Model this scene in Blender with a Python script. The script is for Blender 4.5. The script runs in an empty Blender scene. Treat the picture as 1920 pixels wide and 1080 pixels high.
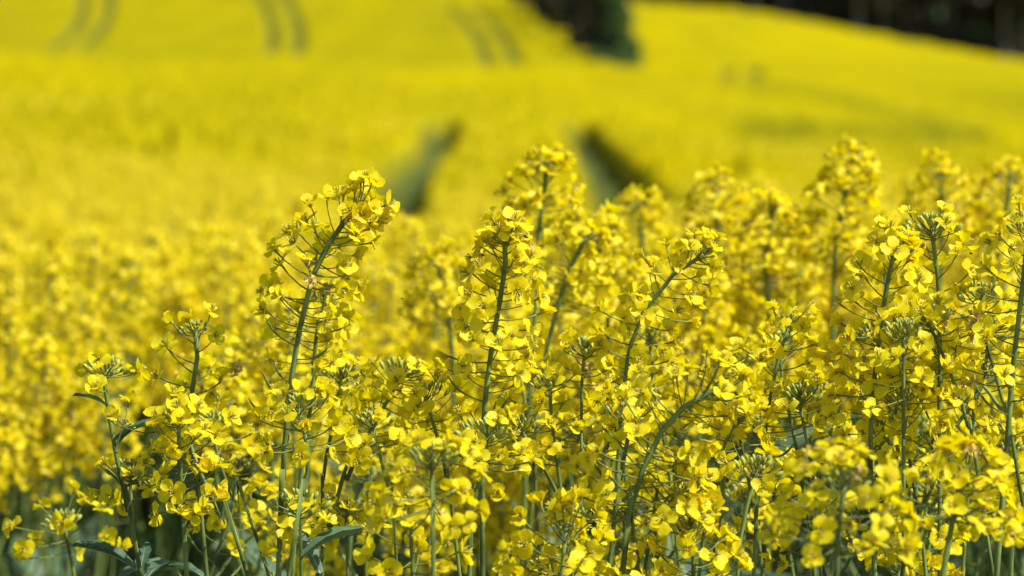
import bpy, math, random
import numpy as np
from mathutils import Vector, Matrix, Quaternion

random.seed(11)
rng = np.random.default_rng(11)
R = math.radians
scene = bpy.context.scene
COL = scene.collection

# ------------------------------------------------------------------ camera
FPX = 7200.0                       # focal length in pixels of a 1920 wide frame
CAM = Vector((0, 0, 1.5))
PITCH = math.atan(540 / FPX)
cd = bpy.data.cameras.new('camera')
cam = bpy.data.objects.new('camera', cd); COL.objects.link(cam)
cam.location = CAM; cam.rotation_euler = (math.pi / 2 - PITCH, 0, 0)
cd.sensor_width = 36; cd.lens = 135; cd.clip_start = 0.05; cd.clip_end = 5000
cd.dof.use_dof = True; cd.dof.focus_distance = 2.2; cd.dof.aperture_fstop = 11.0
scene.camera = cam

# ------------------------------------------------------------------ light
world = bpy.data.worlds.new('World'); scene.world = world; world.use_nodes = True
wn = world.node_tree
sky = wn.nodes.new('ShaderNodeTexSky'); sky.sky_type = 'NISHITA'; sky.sun_disc = False
SUN_EL, SUN_AZ = R(51), R(114)      # azimuth clockwise from +Y: right of and a little behind the camera
sky.sun_elevation = SUN_EL; sky.sun_rotation = SUN_AZ
bg = wn.nodes['Background']; bg.inputs[1].default_value = 0.10
wn.links.new(sky.outputs[0], bg.inputs[0])
sd = bpy.data.lights.new('sun', 'SUN'); sd.energy = 5.0; sd.angle = R(0.53); sd.color = (1, 0.95, 0.86)
sun = bpy.data.objects.new('sun', sd); COL.objects.link(sun)
sdir = Vector((math.sin(SUN_AZ) * math.cos(SUN_EL), math.cos(SUN_AZ) * math.cos(SUN_EL), math.sin(SUN_EL)))
sun.rotation_euler = sdir.to_track_quat('Z', 'Y').to_euler(); sun.location = (5, -5, 20)
vs = scene.view_settings
vs.view_transform = 'Standard'; vs.look = 'None'; vs.exposure = 0.55; vs.gamma = 1; vs.use_curve_mapping = False
scene.render.engine = 'CYCLES'
scene.cycles.use_denoising = True
scene.cycles.max_bounces = 10; scene.cycles.diffuse_bounces = 6; scene.cycles.transmission_bounces = 5
scene.cycles.sample_clamp_indirect = 6

# ------------------------------------------------------------------ helpers
def at(px, py, Y):
    """world point seen at photograph pixel (px, py) lying at distance Y"""
    xc, yc = (px - 960) / FPX, (540 - py) / FPX
    d = Vector((xc, math.cos(PITCH) + yc * math.sin(PITCH), -math.sin(PITCH) + yc * math.cos(PITCH)))
    return CAM + d * (Y / d.y)

def tag(o, label=None, cat=None, group=None, kind=None):
    if label: o['label'] = label
    if cat: o['category'] = cat
    if group: o['group'] = group
    if kind: o['kind'] = kind
    return o

def empty(name, loc):
    o = bpy.data.objects.new(name, None); COL.objects.link(o); o.location = loc
    o.empty_display_size = 0.02
    return o

class MB:
    def __init__(self): self.v = []; self.f = []; self.m = []; self.n = 0
    def add(self, v, f, mi=0, M=None):
        v = np.asarray(v, float)
        if M is not None:
            A = np.array(M); v = v @ A[:3, :3].T + A[:3, 3]
        n = self.n
        self.v.append(v); self.f.extend([tuple(i + n for i in q) for q in f])
        self.m.extend([mi] * len(f) if isinstance(mi, int) else mi); self.n += len(v)
    def addmb(self, o, M=None):
        if o.n: self.add(np.vstack(o.v), o.f, list(o.m), M)
    def mesh(self, name, mats, smooth=True):
        me = bpy.data.meshes.new(name)
        me.from_pydata((np.vstack(self.v) if self.v else np.zeros((0, 3))).tolist(), [], self.f)
        for m in mats: me.materials.append(m)
        if self.f:
            me.polygons.foreach_set('material_index', self.m)
            me.polygons.foreach_set('use_smooth', [smooth] * len(self.f))
        me.update()
        return me

def obj(name, me, parent=None, M=None):
    o = bpy.data.objects.new(name, me); COL.objects.link(o)
    if parent is not None: o.parent = parent
    if M is not None: o.matrix_basis = M
    return o

def tube(mb, pts, rad, sides=6, mi=0, cap=True):
    pts = [Vector(p) for p in pts]; n = len(pts)
    if isinstance(rad, (int, float)): rad = [rad] * n
    V = []; ref = Vector((0.3, -0.9, 0.2))
    for i, p in enumerate(pts):
        t = (pts[min(i + 1, n - 1)] - pts[max(i - 1, 0)]).normalized()
        a = t.cross(ref)
        if a.length < 1e-3: a = t.cross(Vector((1, 0, 0)))
        a.normalize(); b = t.cross(a)
        for k in range(sides):
            c = 2 * math.pi * k / sides
            V.append(p + (a * math.cos(c) + b * math.sin(c)) * rad[i])
    F = [(i * sides + k, i * sides + (k + 1) % sides, (i + 1) * sides + (k + 1) % sides, (i + 1) * sides + k)
         for i in range(n - 1) for k in range(sides)]
    if cap: F.append(tuple(range((n - 1) * sides, n * sides)))
    mb.add([tuple(v) for v in V], F, mi)

def lathe(mb, prof, sides, mi, M=None):
    """prof: (r, z) pairs, closed to points at both ends"""
    V = []; F = []
    for r, z in prof:
        for k in range(sides):
            c = 2 * math.pi * k / sides; V.append((r * math.cos(c), r * math.sin(c), z))
    for i in range(len(prof) - 1):
        for k in range(sides):
            F.append((i * sides + k, i * sides + (k + 1) % sides, (i + 1) * sides + (k + 1) % sides, (i + 1) * sides + k))
    mb.add(V, F, mi, M)

def align(d, roll=0.0):
    return Vector(d).to_track_quat('Z', 'Y').to_matrix().to_4x4() @ Matrix.Rotation(roll, 4, 'Z')

def resample(pts, step):
    """Catmull-Rom through the points, sampled about every step metres"""
    P = [Vector(p) for p in pts]
    if len(P) == 2: P.insert(1, (P[0] + P[1]) / 2)
    Q = [P[0] * 2 - P[1]] + P + [P[-1] * 2 - P[-2]]
    out = []
    for i in range(1, len(Q) - 2):
        a, b, c, d = Q[i - 1:i + 3]
        n = max(1, int((c - b).length / step))
        for k in range(n):
            t = k / n
            out.append(0.5 * ((2 * b) + (c - a) * t + (2 * a - 5 * b + 4 * c - d) * t * t + (3 * b - a - 3 * c + d) * t ** 3))
    out.append(P[-1])
    return out

# ------------------------------------------------------------------ materials
def mat(name):
    m = bpy.data.materials.new(name); m.use_nodes = True; m.node_tree.nodes.clear()
    return m, m.node_tree.nodes, m.node_tree.links

def ramp_mix(N, L, fac, c1, c2):
    mx = N.new('ShaderNodeMix'); mx.data_type = 'RGBA'
    mx.inputs[6].default_value = (*c1, 1); mx.inputs[7].default_value = (*c2, 1)
    L.new(fac, mx.inputs[0]); return mx.outputs[2]

def thin_mat(name, c1, c2, transl, tc, rough=0.45, spec=0.25, bump=0.15, bscale=900, island=True):
    """a petal or a leaf: reflecting and letting light through"""
    m, N, L = mat(name)
    out = N.new('ShaderNodeOutputMaterial')
    geo = N.new('ShaderNodeNewGeometry'); oi = N.new('ShaderNodeObjectInfo')
    ad = N.new('ShaderNodeMath'); ad.operation = 'ADD'; L.new(geo.outputs['Random Per Island'], ad.inputs[0]); L.new(oi.outputs['Random'], ad.inputs[1])
    fr = N.new('ShaderNodeMath'); fr.operation = 'FRACT'; L.new(ad.outputs[0], fr.inputs[0])
    col = ramp_mix(N, L, fr.outputs[0], c1, c2)
    tcn = N.new('ShaderNodeTexCoord')
    nz = N.new('ShaderNodeTexNoise'); nz.inputs['Scale'].default_value = bscale; nz.inputs['Detail'].default_value = 2
    L.new(tcn.outputs['Object'], nz.inputs['Vector'])
    bp = N.new('ShaderNodeBump'); bp.inputs['Strength'].default_value = bump; bp.inputs['Distance'].default_value = 0.0006
    L.new(nz.outputs[0], bp.inputs['Height'])
    pb = N.new('ShaderNodeBsdfPrincipled'); pb.inputs['Roughness'].default_value = rough
    pb.inputs['Specular IOR Level'].default_value = spec
    L.new(col, pb.inputs['Base Color']); L.new(bp.outputs[0], pb.inputs['Normal'])
    tr = N.new('ShaderNodeBsdfTranslucent'); tr.inputs[0].default_value = (*tc, 1)
    ms = N.new('ShaderNodeMixShader'); ms.inputs[0].default_value = transl
    L.new(pb.outputs[0], ms.inputs[1]); L.new(tr.outputs[0], ms.inputs[2]); L.new(ms.outputs[0], out.inputs[0])
    return m

def solid_mat(name, c1, c2, rough=0.5, spec=0.3, scale=300, bump=0.1, dist=0.0003):
    m, N, L = mat(name)
    out = N.new('ShaderNodeOutputMaterial'); tcn = N.new('ShaderNodeTexCoord')
    nz = N.new('ShaderNodeTexNoise'); nz.inputs['Scale'].default_value = scale; nz.inputs['Detail'].default_value = 4
    L.new(tcn.outputs['Object'], nz.inputs['Vector'])
    rr = N.new('ShaderNodeValToRGB'); rr.color_ramp.elements[0].position = 0.35; rr.color_ramp.elements[1].position = 0.65
    rr.color_ramp.elements[0].color = (*c1, 1); rr.color_ramp.elements[1].color = (*c2, 1)
    L.new(nz.outputs[0], rr.inputs[0])
    bp = N.new('ShaderNodeBump'); bp.inputs['Strength'].default_value = bump; bp.inputs['Distance'].default_value = dist
    L.new(nz.outputs[0], bp.inputs['Height'])
    pb = N.new('ShaderNodeBsdfPrincipled'); pb.inputs['Roughness'].default_value = rough
    pb.inputs['Specular IOR Level'].default_value = spec
    L.new(rr.outputs[0], pb.inputs['Base Color']); L.new(bp.outputs[0], pb.inputs['Normal']); L.new(pb.outputs[0], out.inputs[0])
    return m

M_PETAL = thin_mat('petal_yellow', (0.86, 0.70, 0.006), (0.88, 0.77, 0.018), 0.50, (0.95, 0.79, 0.002), rough=0.45, spec=0.22, bump=0.5, bscale=700)
M_SEPAL = thin_mat('sepal_green_yellow', (0.40, 0.40, 0.05), (0.55, 0.48, 0.05), 0.25, (0.5, 0.45, 0.03))
M_ANTHER = solid_mat('anther', (0.70, 0.50, 0.03), (0.80, 0.62, 0.06), scale=800)
M_BUD = thin_mat('bud_green', (0.26, 0.33, 0.07), (0.48, 0.50, 0.10), 0.12, (0.4, 0.4, 0.05), bump=0.2)
M_STEM = solid_mat('stem_green', (0.065, 0.095, 0.018), (0.19, 0.26, 0.065), rough=0.5, spec=0.25, scale=35, bump=0.25)
M_STALK = solid_mat('stalk_green', (0.13, 0.17, 0.04), (0.20, 0.22, 0.05), scale=150)
M_LEAF = thin_mat('leaf_blue_green', (0.050, 0.105, 0.060), (0.085, 0.15, 0.085), 0.22, (0.10, 0.20, 0.03), rough=0.5, spec=0.25, bump=0.6, bscale=120)
_t = M_LEAF.node_tree; _mx = [q for q in _t.nodes if q.type == 'MIX'][0]
_n = _t.nodes.new('ShaderNodeTexNoise'); _n.inputs['Scale'].default_value = 70; _n.inputs['Detail'].default_value = 5
_c = [q for q in _t.nodes if q.type == 'TEX_COORD'][0]; _t.links.new(_c.outputs['Object'], _n.inputs['Vector'])
_m = _t.nodes.new('ShaderNodeMix'); _m.data_type = 'RGBA'; _m.inputs[7].default_value = (0.13, 0.20, 0.12, 1)
_r = _t.nodes.new('ShaderNodeMapRange'); _r.inputs[1].default_value = .42; _r.inputs[2].default_value = .68; _r.inputs[4].default_value = .8
_t.links.new(_n.outputs[0], _r.inputs[0]); _t.links.new(_r.outputs[0], _m.inputs[0]); _t.links.new(_mx.outputs[2], _m.inputs[6])
_t.links.new(_m.outputs[2], [q for q in _t.nodes if q.type == 'BSDF_PRINCIPLED'][0].inputs['Base Color'])
M_RIB = solid_mat('leaf_rib', (0.22, 0.30, 0.16), (0.28, 0.36, 0.20), scale=200)
M_DRY = thin_mat('withered_petal', (0.50, 0.30, 0.07), (0.60, 0.48, 0.20), 0.3, (0.6, 0.4, 0.15))
M_DARK = solid_mat('beetle_black', (0.012, 0.010, 0.008), (0.03, 0.02, 0.012), rough=0.25, spec=0.6)
M_WING = thin_mat('insect_wing', (0.25, 0.22, 0.16), (0.3, 0.27, 0.2), 0.5, (0.4, 0.35, 0.25))
FM = [M_PETAL, M_SEPAL, M_ANTHER, M_BUD, M_STALK, M_STEM, M_LEAF, M_RIB, M_DRY]
PETAL, SEPAL, ANTHER, BUD, STALK, STEM, LEAF, RIB, DRY = range(9)

# ------------------------------------------------------------------ flower pieces
def petal_geo(seed, rows=6, cols=5, L=0.0092, W=0.0037, dry=False):
    r = random.Random(seed)
    tilt = R(r.uniform(-8, 48)); curl = r.uniform(-1.5, 0.6); cup = r.uniform(-0.25, 0.5); tw = r.uniform(-0.6, 0.6)
    L *= r.uniform(0.9, 1.1); W *= r.uniform(0.88, 1.12)
    V = []; x, z = 0.0007, 0.0; px_, pz_ = x, z
    wr = r.uniform(0, 6); wa = r.uniform(0.0002, 0.0006)
    if dry: L *= 0.75; W *= 0.45; curl = -2.2; wa = 0.0012; cup = 1.4
    for i in range(rows):
        t = i / (rows - 1)
        if t < 0.25: ang = R(70)
        else: ang = tilt + curl * (t - 0.25)
        if i: x += math.cos(ang) * L / (rows - 1); z += math.sin(ang) * L / (rows - 1)
        if t < 0.2: w = 0.14 + t * 0.9
        else: w = math.sqrt(max(0, 1 - ((t - 0.63) / 0.47) ** 2)) * 1.0
        if i == rows - 1: w = 0.45
        w *= W
        for j in range(cols):
            s = -1 + 2 * j / (cols - 1)
            notch = (-0.0006 * (1 - abs(s)) if i == rows - 1 else 0)
            back = -0.0010 * s * s * (t > 0.8)
            yy = s * w
            zz = z + cup * (s * w) ** 2 / W + tw * s * w * t + wa * math.sin(wr + 5 * s + 7 * t) * t
            V.append((x + (notch + back) * math.cos(ang), yy, zz + (notch + back) * math.sin(ang)))
    F = [(i * cols + j, (i + 1) * cols + j, (i + 1) * cols + j + 1, i * cols + j + 1) for i in range(rows - 1) for j in range(cols - 1)]
    return V, F

def bud_geo(mb, M, size=1.0, mi=BUD, sides=6, rows=5):
    prof = [(0.02, 0), (0.75, 0.28), (1.0, 0.55), (0.8, 0.82), (0.05, 1.0)] if rows == 5 else [(0.1, 0), (1.0, 0.5), (0.1, 1.0)]
    lathe(mb, [(a * 0.00115 * size, b * 0.0052 * size) for a, b in prof], sides, mi, M)

def centre_geo(seed, hi=True):
    """receptacle, four sepals, six stamens with anthers, pistil"""
    r = random.Random(seed); mb = MB()
    for k in range(4):
        a = k * math.pi / 2 + math.pi / 4; sp = r.uniform(0.3, 0.9)
        M = Matrix.Rotation(a, 4, 'Z')
        l = 0.0052
        V = [(0.0005, -0.0004, 0), (0.0005, 0.0004, 0), (0.0012 + sp * 0.001, -0.0009, l * 0.5), (0.0012 + sp * 0.001, 0.0009, l * 0.5), (0.0013 + sp * 0.0024, 0, l)]
        mb.add(V, [(0, 1, 3, 2), (2, 3, 4)], SEPAL, M)
    if hi:
        for k in range(6):
            a = k * math.pi / 3 + r.uniform(-.2, .2); rr = 0.0013 if k % 3 else 0.002
            p = Vector((math.cos(a) * rr, math.sin(a) * rr, 0.0058 if k % 3 else 0.0045))
            tube(mb, [(0, 0, 0.001), tuple(p)], [0.0001, 0.00012], 3, SEPAL, False)
            lathe(mb, [(0.0001, -0.0009), (0.00042, 0), (0.0001, 0.0009)], 4, ANTHER, Matrix.Translation(p) @ Matrix.Rotation(a, 4, 'Z') @ Matrix.Rotation(0.5, 4, 'Y'))
        tube(mb, [(0, 0, 0), (0, 0, 0.0045), (0, 0, 0.0062)], [0.0006, 0.0004, 0.0005], 5, BUD)
    else:
        lathe(mb, [(0.0008, 0.001), (0.0016, 0.0045), (0.0004, 0.006)], 4, ANTHER)
    return mb

def flower_geo(seed, hi=True, openness=1.0, dry=False):
    r = random.Random(seed + 500); mb = centre_geo(seed, hi)
    for k in range(4):
        if r.random() < 0.06: continue
        v, f = petal_geo(seed * 7 + k, 6 if hi else 4, 5 if hi else 3, dry=dry)
        M = Matrix.Rotation(k * math.pi / 2 + (.2 if k % 2 else -.2) + r.uniform(-.18, .18), 4, 'Z') @ Matrix.Rotation(-(1 - openness) * 1.0 + r.uniform(-.25, .25), 4, 'Y')
        mb.add(v, f, DRY if dry else PETAL, M)
    return mb

PETAL_ME = []
for s in range(10):
    b = MB(); v, f = petal_geo(s * 13 + 1, 7, 5); b.add(v, f, 0); PETAL_ME.append(b.mesh('petal', [M_PETAL]))
CENTRE_ME = [centre_geo(s).mesh('flower', FM) for s in range(3)]
FLOWER_MB = [flower_geo(s, True, random.uniform(.55, 1.05)) for s in range(10)]
FLOWER_ME = [b.mesh('flower', FM) for b in FLOWER_MB]
LOW_MB = [flower_geo(s + 40, False, random.uniform(.6, 1.0)) for s in range(8)]
DRY_ME = [flower_geo(s + 90, False, .6, True).mesh('withered_flower', FM) for s in range(3)]

def cluster_geo(seed, n=20, size=1.0, hi=True):
    """a rounded head of unopened buds, outer ones biggest"""
    r = random.Random(seed); mb = MB()
    for k in range(n):
        q = (k + 0.5) / n
        el = R(88 - 78 * q ** 0.7) ; a = k * 2.39996 + r.uniform(-.3, .3)
        d = Vector((math.cos(a) * math.cos(el), math.sin(a) * math.cos(el), math.sin(el)))
        ln = (0.003 + 0.0058 * q ** 0.8) * size * r.uniform(.85, 1.15)
        base = Vector((0, 0, -0.005 * q * size))
        d2 = (d + Vector((0, 0, 0.6))).normalized()
        tip = base + d * ln
        if hi: tube(mb, [base, base + d * ln * .6, tip], 0.00028, 3, STALK, False)
        bud_geo(mb, Matrix.Translation(tip) @ align(d2), (0.55 + 0.5 * q) * size * r.uniform(.85, 1.1), BUD, 6 if hi else 4, 5 if hi else 3)
    return mb
BUDS_MB = [cluster_geo(s, random.randint(20, 32)) for s in range(5)]
BUDS_ME = [b.mesh('bud_cluster', FM) for b in BUDS_MB]
LOWBUD_MB = [cluster_geo(s + 20, 9, 1.1, False) for s in range(3)]

STALK_LEN = [0.010, 0.014, 0.018, 0.023]
STALK_ME = []
for l in STALK_LEN:
    b = MB(); tube(b, [(0, 0, 0), (0, -l * .05, l * .33), (0, -l * .055, l * .7), (0, 0, l)], [0.00052, 0.00036, 0.00034, 0.0006], 4, STALK)
    STALK_ME.append(b.mesh('flower_stalk', FM))

def pod_geo(mb, p, d, ln, up=Vector((0, 0, 1)), stalk=0.018, r=None):
    """a bare stalk carrying a thin young pod curving upward"""
    r = r or random
    pts = [Vector(p)]; dd = Vector(d)
    n = 7; tot = stalk + ln
    for k in range(n):
        dd = (dd + up * (0.05 if k < 3 else 0.22)).normalized(); pts.append(pts[-1] + dd * tot / n)
    rad = [0.00055, 0.0004, 0.0004, 0.00045, 0.0008, 0.0008, 0.0006, 0.0002]
    if ln < 0.004: rad = [0.0005, 0.0004, 0.0004, 0.0004, 0.0004, 0.0004, 0.0005, 0.0004]
    tube(mb, pts, rad, 4, STALK)

def axis_at(axis, s):
    """point and direction at arc length s measured back from the tip"""
    i = len(axis) - 1
    while i > 0:
        seg = (axis[i] - axis[i - 1]).length
        if s <= seg or i == 1:
            t = min(1.2, s / max(seg, 1e-6))
            return axis[i].lerp(axis[i - 1], t), (axis[i] - axis[i - 1]).normalized()
        s -= seg; i -= 1
    return axis[0], Vector((0, 0, 1))

def raceme(axis, lf, lp=0.0, spread=1.0, n=None, r=random, droop=0.0, start=0.002, top_cover=0.5):
    """flower placements [(stem point, flower base, flower direction)], pods [(p, d, length)]"""
    fl = []; pods = []
    n = int(n * 1.12) if n else max(3, int(lf / 0.0026))
    a = r.uniform(0, 6)
    for k in range(n):
        q = (k + r.uniform(.1, .9)) / n; q = q ** 1.25 if n > 34 and spread != 1.3 else q; s = start + (lf - start) * q
        p, t = axis_at(axis, s); a += 2.39996 + r.uniform(-.35, .35)
        e1 = t.orthogonal().normalized(); e2 = t.cross(e1)
        rad = e1 * math.cos(a) + e2 * math.sin(a)
        el = R(r.gauss(58 - 50 * min(1, q * 1.8) ** 0.7, 10))        # above the plane across the stem
        ln = (0.0125 + 0.0085 * min(1, q * 1.6) ** .8) * spread * r.uniform(.82, 1.15)
        d = (rad * math.cos(el) + t * math.sin(el)).normalized()
        b = p + d * ln
        fd = (d + Vector((0, 0, 0.35 - droop)) + Vector((r.gauss(0, .42), r.gauss(0, .42), r.gauss(0, .42)))).normalized()
        fl.append((p, b, fd))
    s = lf + 0.004
    while s < lp:
        p, t = axis_at(axis, s); a += 2.39996 + r.uniform(-.4, .4)
        e1 = t.orthogonal().normalized(); e2 = t.cross(e1)
        rad = e1 * math.cos(a) + e2 * math.sin(a)
        d = (rad + t * r.uniform(0, .3)).normalized()
        pods.append((p, d, r.choice([0.002, 0.006, 0.012, 0.018]) * r.uniform(.8, 1.2)))
        s += r.uniform(0.005, 0.014)
    return fl, pods

# leaves: clasping, wavy edged, pale rib
def leaf_geo(seed, L=0.1, W=0.018):
    r = random.Random(seed); mb = MB(); rows, cols = 10, 5
    V = []; x = z = 0; ang = R(r.uniform(35, 65)); bend = r.uniform(-1.6, -0.5); fold = r.uniform(.25, .7)
    ph = r.uniform(0, 6); cen = []
    for i in range(rows):
        t = i / (rows - 1)
        if i: x += math.cos(ang + bend * t) * L / (rows - 1); z += math.sin(ang + bend * t) * L / (rows - 1)
        w = W * (0.35 + 1.5 * t) * (1 - t) ** 0.6 * 1.25 if t < 1 else 0.0004
        w *= 1 + 0.16 * math.sin(ph + i * 2.4)
        for j in range(cols):
            s = -1 + 2 * j / (cols - 1)
            V.append((x, s * w, z + fold * abs(s) * w + 0.06 * W * math.sin(ph + 9 * t + 3 * s) * abs(s)))
        cen.append((x, 0, z - 0.0006))
    F = [(i * cols + j, (i + 1) * cols + j, (i + 1) * cols + j + 1, i * cols + j + 1) for i in range(rows - 1) for j in range(cols - 1)]
    mb.add(V, F, LEAF)
    tube(mb, cen, [0.0014 * (1 - i / rows) * (L / .1) ** .5 + .0002 for i in range(rows)], 4, RIB, False)
    return mb
LEAF_ME = [leaf_geo(s).mesh('leaf', FM) for s in range(6)]

# ------------------------------------------------------------------ terrain
PXS = np.array([-800, 0, 500, 950, 1180, 1400, 1920, 2700], float)
DS = np.array([0.3, 4, 6, 10, 20, 32, 50, 80, 120, 180, 250, 300, 350, 400, 520, 700], float)
# height of the flower canopy below eye level given as rise in 1/7200 of the distance
YT = np.array([
    [5500] * 8,
    [450, 455, 460, 460, 460, 455, 450, 450],
    [400, 405, 430, 440, 440, 430, 420, 420],
    [345, 350, 405, 436, 430, 410, 390, 390],
    [290, 300, 370, 410, 405, 380, 360, 350],
    [240, 250, 320, 365, 370, 350, 330, 310],
    [190, 195, 235, 270, 285, 290, 300, 290],
    [135, 140, 165, 188, 210, 235, 275, 280],
    [98, 100, 122, 146, 170, 200, 252, 265],
    [150, 150, 160, 175, 160, 165, 205, 215],
    [75, 80, 90, 104, 124, 125, 158, 170],
    [40, 40, 50, 55, 84, 88, 143, 175],
    [-5, -5, 5, 8, 42, 52, 128, 165],
    [-60, -60, -50, -32, 2, 15, 118, 160],
    [-150, -150, -140, -110, -40, -20, 90, 130],
    [-200, -200, -190, -160, -90, -50, 40, 80]], float)
HT = YT * DS[:, None] / FPX
HT[0, :] = 0.25; HT[1, :] = 0.255
LD = np.log(DS)
GX = np.linspace(-800, 2700, 141); GD = np.linspace(LD[0], LD[-1], 160)
_a = np.array([np.interp(GX, PXS, row) for row in HT])
_g = np.array([np.interp(GD, LD, _a[:, j]) for j in range(len(GX))]).T
def smooth(a, k, ax):
    w = np.hanning(k + 2)[1:-1]; w /= w.sum(); p = k // 2
    pad = [(0, 0), (0, 0)]; pad[ax] = (p, p)
    return np.apply_along_axis(lambda v: np.convolve(v, w, 'valid'), ax, np.pad(a, pad, mode='edge'))
_g = smooth(smooth(_g, 7, 0), 13, 1)
def canopy_drop(x, y):
    d = np.maximum(y, 0.3); px = np.clip(960 + FPX * x / d, -800, 2700)
    fi = np.clip((np.log(d) - GD[0]) / (GD[1] - GD[0]), 0, len(GD) - 1.001); fj = (px - GX[0]) / (GX[1] - GX[0])
    fj = np.clip(fj, 0, len(GX) - 1.001)
    i = fi.astype(int); j = fj.astype(int); a = fi - i; b = fj - j
    return (_g[i, j] * (1 - a) * (1 - b) + _g[i + 1, j] * a * (1 - b) + _g[i, j + 1] * (1 - a) * b + _g[i + 1, j + 1] * a * b)
CROP = 1.25
def canopy_z(x, y): return CAM.z - canopy_drop(np.asarray(x, float), np.asarray(y, float))
def ground_z(x, y): return canopy_z(x, y) - CROP

def wx(px, d): return (px - 960) * d / FPX
# wheel tracks through the crop: (list of (x, y), half width)
TRACKS = []
def track(pts, hw): TRACKS.append((np.array([(wx(p, d), d) for p, d in pts]), hw))
track([(822, 64), (820, 54), (790, 46), (752, 39), (722, 32), (700, 25), (688, 20)], 0.15)
track([(1075, 66), (1090, 59), (1115, 50), (1150, 40), (1182, 30), (1196, 22)], 0.15)
track([(95, 238), (125, 262), (150, 300), (160, 340), (150, 380)], 0.33)
track([(145, 238), (175, 262), (198, 300), (208, 340), (200, 380)], 0.33)
track([(505, 238), (512, 262), (512, 300), (500, 340), (478, 380)], 0.33)
track([(552, 238), (562, 262), (560, 300), (545, 340), (520, 380)], 0.33)
track([(915, 232), (908, 255), (895, 285), (872, 315), (835, 345)], 0.30)
track([(965, 232), (960, 255), (945, 285), (922, 315), (885, 345)], 0.30)
track([(1365, 215), (1362, 232), (1358, 248)], 0.33)
track([(1418, 215), (1414, 232), (1408, 248)], 0.33)
def track_fac(x, y, soft=0.12):
    """1 inside a wheel track, 0 in the crop"""
    x = np.asarray(x, float); y = np.asarray(y, float); out = np.zeros_like(x)
    for P, hw in TRACKS:
        lo = P[:, 1].min() - 5; hi = P[:, 1].max() + 5
        m = (y > lo) & (y < hi)
        if not m.any(): continue
        xx, yy = x[m], y[m]; best = np.full(xx.shape, 1e9)
        for a, b in zip(P[:-1], P[1:]):
            ab = b - a; t = np.clip(((xx - a[0]) * ab[0] + (yy - a[1]) * ab[1]) / (ab @ ab), 0, 1)
            best = np.minimum(best, np.hypot(xx - a[0] - t * ab[0], yy - a[1] - t * ab[1]))
        s = max(soft, hw * .3) if hw > .28 else max(soft, .22)
        out[m] = np.maximum(out[m], np.clip((hw + s - best) / s, 0, 1))
    return out

# ground sheet
m_soil, N, L = mat('soil')
o_ = N.new('ShaderNodeOutputMaterial'); pb = N.new('ShaderNodeBsdfPrincipled'); pb.inputs['Roughness'].default_value = 0.9
tcn = N.new('ShaderNodeTexCoord'); nz = N.new('ShaderNodeTexNoise'); nz.inputs['Scale'].default_value = 9; nz.inputs['Detail'].default_value = 8
L.new(tcn.outputs['Object'], nz.inputs['Vector'])
c = ramp_mix(N, L, nz.outputs[0], (0.035, 0.030, 0.016), (0.045, 0.075, 0.022)); L.new(c, pb.inputs['Base Color'])
bp = N.new('ShaderNodeBump'); bp.inputs['Distance'].default_value = 0.03; L.new(nz.outputs[0], bp.inputs['Height']); L.new(bp.outputs[0], pb.inputs['Normal'])
L.new(pb.outputs[0], o_.inputs[0])

def sheet(us, ds, zf):
    U, D = np.meshgrid(us, ds); X = U * D; Y = D; Z = zf(X, Y)
    V = np.stack([X.ravel(), Y.ravel(), Z.ravel()], 1); w = len(us)
    F = [(i * w + j, i * w + j + 1, (i + 1) * w + j + 1, (i + 1) * w + j) for i in range(len(ds) - 1) for j in range(w - 1)]
    return V, F, X, Y
us = np.sort(np.concatenate([np.linspace(-0.17, 0.17, 60), -0.17 - np.geomspace(0.02, 3.0, 14), 0.17 + np.geomspace(0.02, 3.0, 14)]))
ds = np.geomspace(1.0, 700, 110)
V, F, X, Y = sheet(us, ds, lambda x, y: ground_z(x, y))
mb = MB(); mb.add(V, F)
mb.add([(-3.17, 1.0, 0.0), (3.17, 1.0, 0.0), (6, -8, 0), (-6, -8, 0)], [(0, 3, 2, 1)])
tag(obj('ground', mb.mesh('ground', [m_soil])), kind='structure')
o = bpy.data.objects['ground']
# hidden lowering of the far ground is not needed: the canopy stands 1.25 m above it everywhere

# canopy: the closed mass of bloom that the far crop reads as
m_can, N, L = mat('bloom_canopy')
o_ = N.new('ShaderNodeOutputMaterial'); tcn = N.new('ShaderNodeTexCoord')
n1 = N.new('ShaderNodeTexNoise'); n1.inputs['Scale'].default_value = 7; n1.inputs['Detail'].default_value = 6; n1.inputs['Roughness'].default_value = 0.7
n2 = N.new('ShaderNodeTexNoise'); n2.inputs['Scale'].default_value = 0.22; n2.inputs['Detail'].default_value = 4
mp = N.new('ShaderNodeMapping'); mp.inputs['Scale'].default_value = (0.5, 0.16, 0.5); L.new(tcn.outputs['Object'], mp.inputs[0])
L.new(tcn.outputs['Object'], n1.inputs['Vector']); L.new(mp.outputs[0], n2.inputs['Vector'])
at_ = N.new('ShaderNodeAttribute'); at_.attribute_name = 'track'
r1 = N.new('ShaderNodeMapRange'); r1.inputs[1].default_value = 0.34; r1.inputs[2].default_value = 0.54; L.new(n1.outputs[0], r1.inputs[0])
yel = ramp_mix(N, L, r1.outputs[0], (0.15, 0.155, 0.006), (0.41, 0.33, 0.0005))
r2 = N.new('ShaderNodeMapRange'); r2.inputs[1].default_value = 0.35; r2.inputs[2].default_value = 0.62; r2.inputs[3].default_value = 0.7; r2.inputs[4].default_value = 0.0
L.new(n2.outputs[0], r2.inputs[0])
mx = N.new('ShaderNodeMix'); mx.data_type = 'RGBA'; mx.inputs[7].default_value = (0.25, 0.225, 0.006, 1)
L.new(r2.outputs[0], mx.inputs[0]); L.new(yel, mx.inputs[6])
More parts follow.
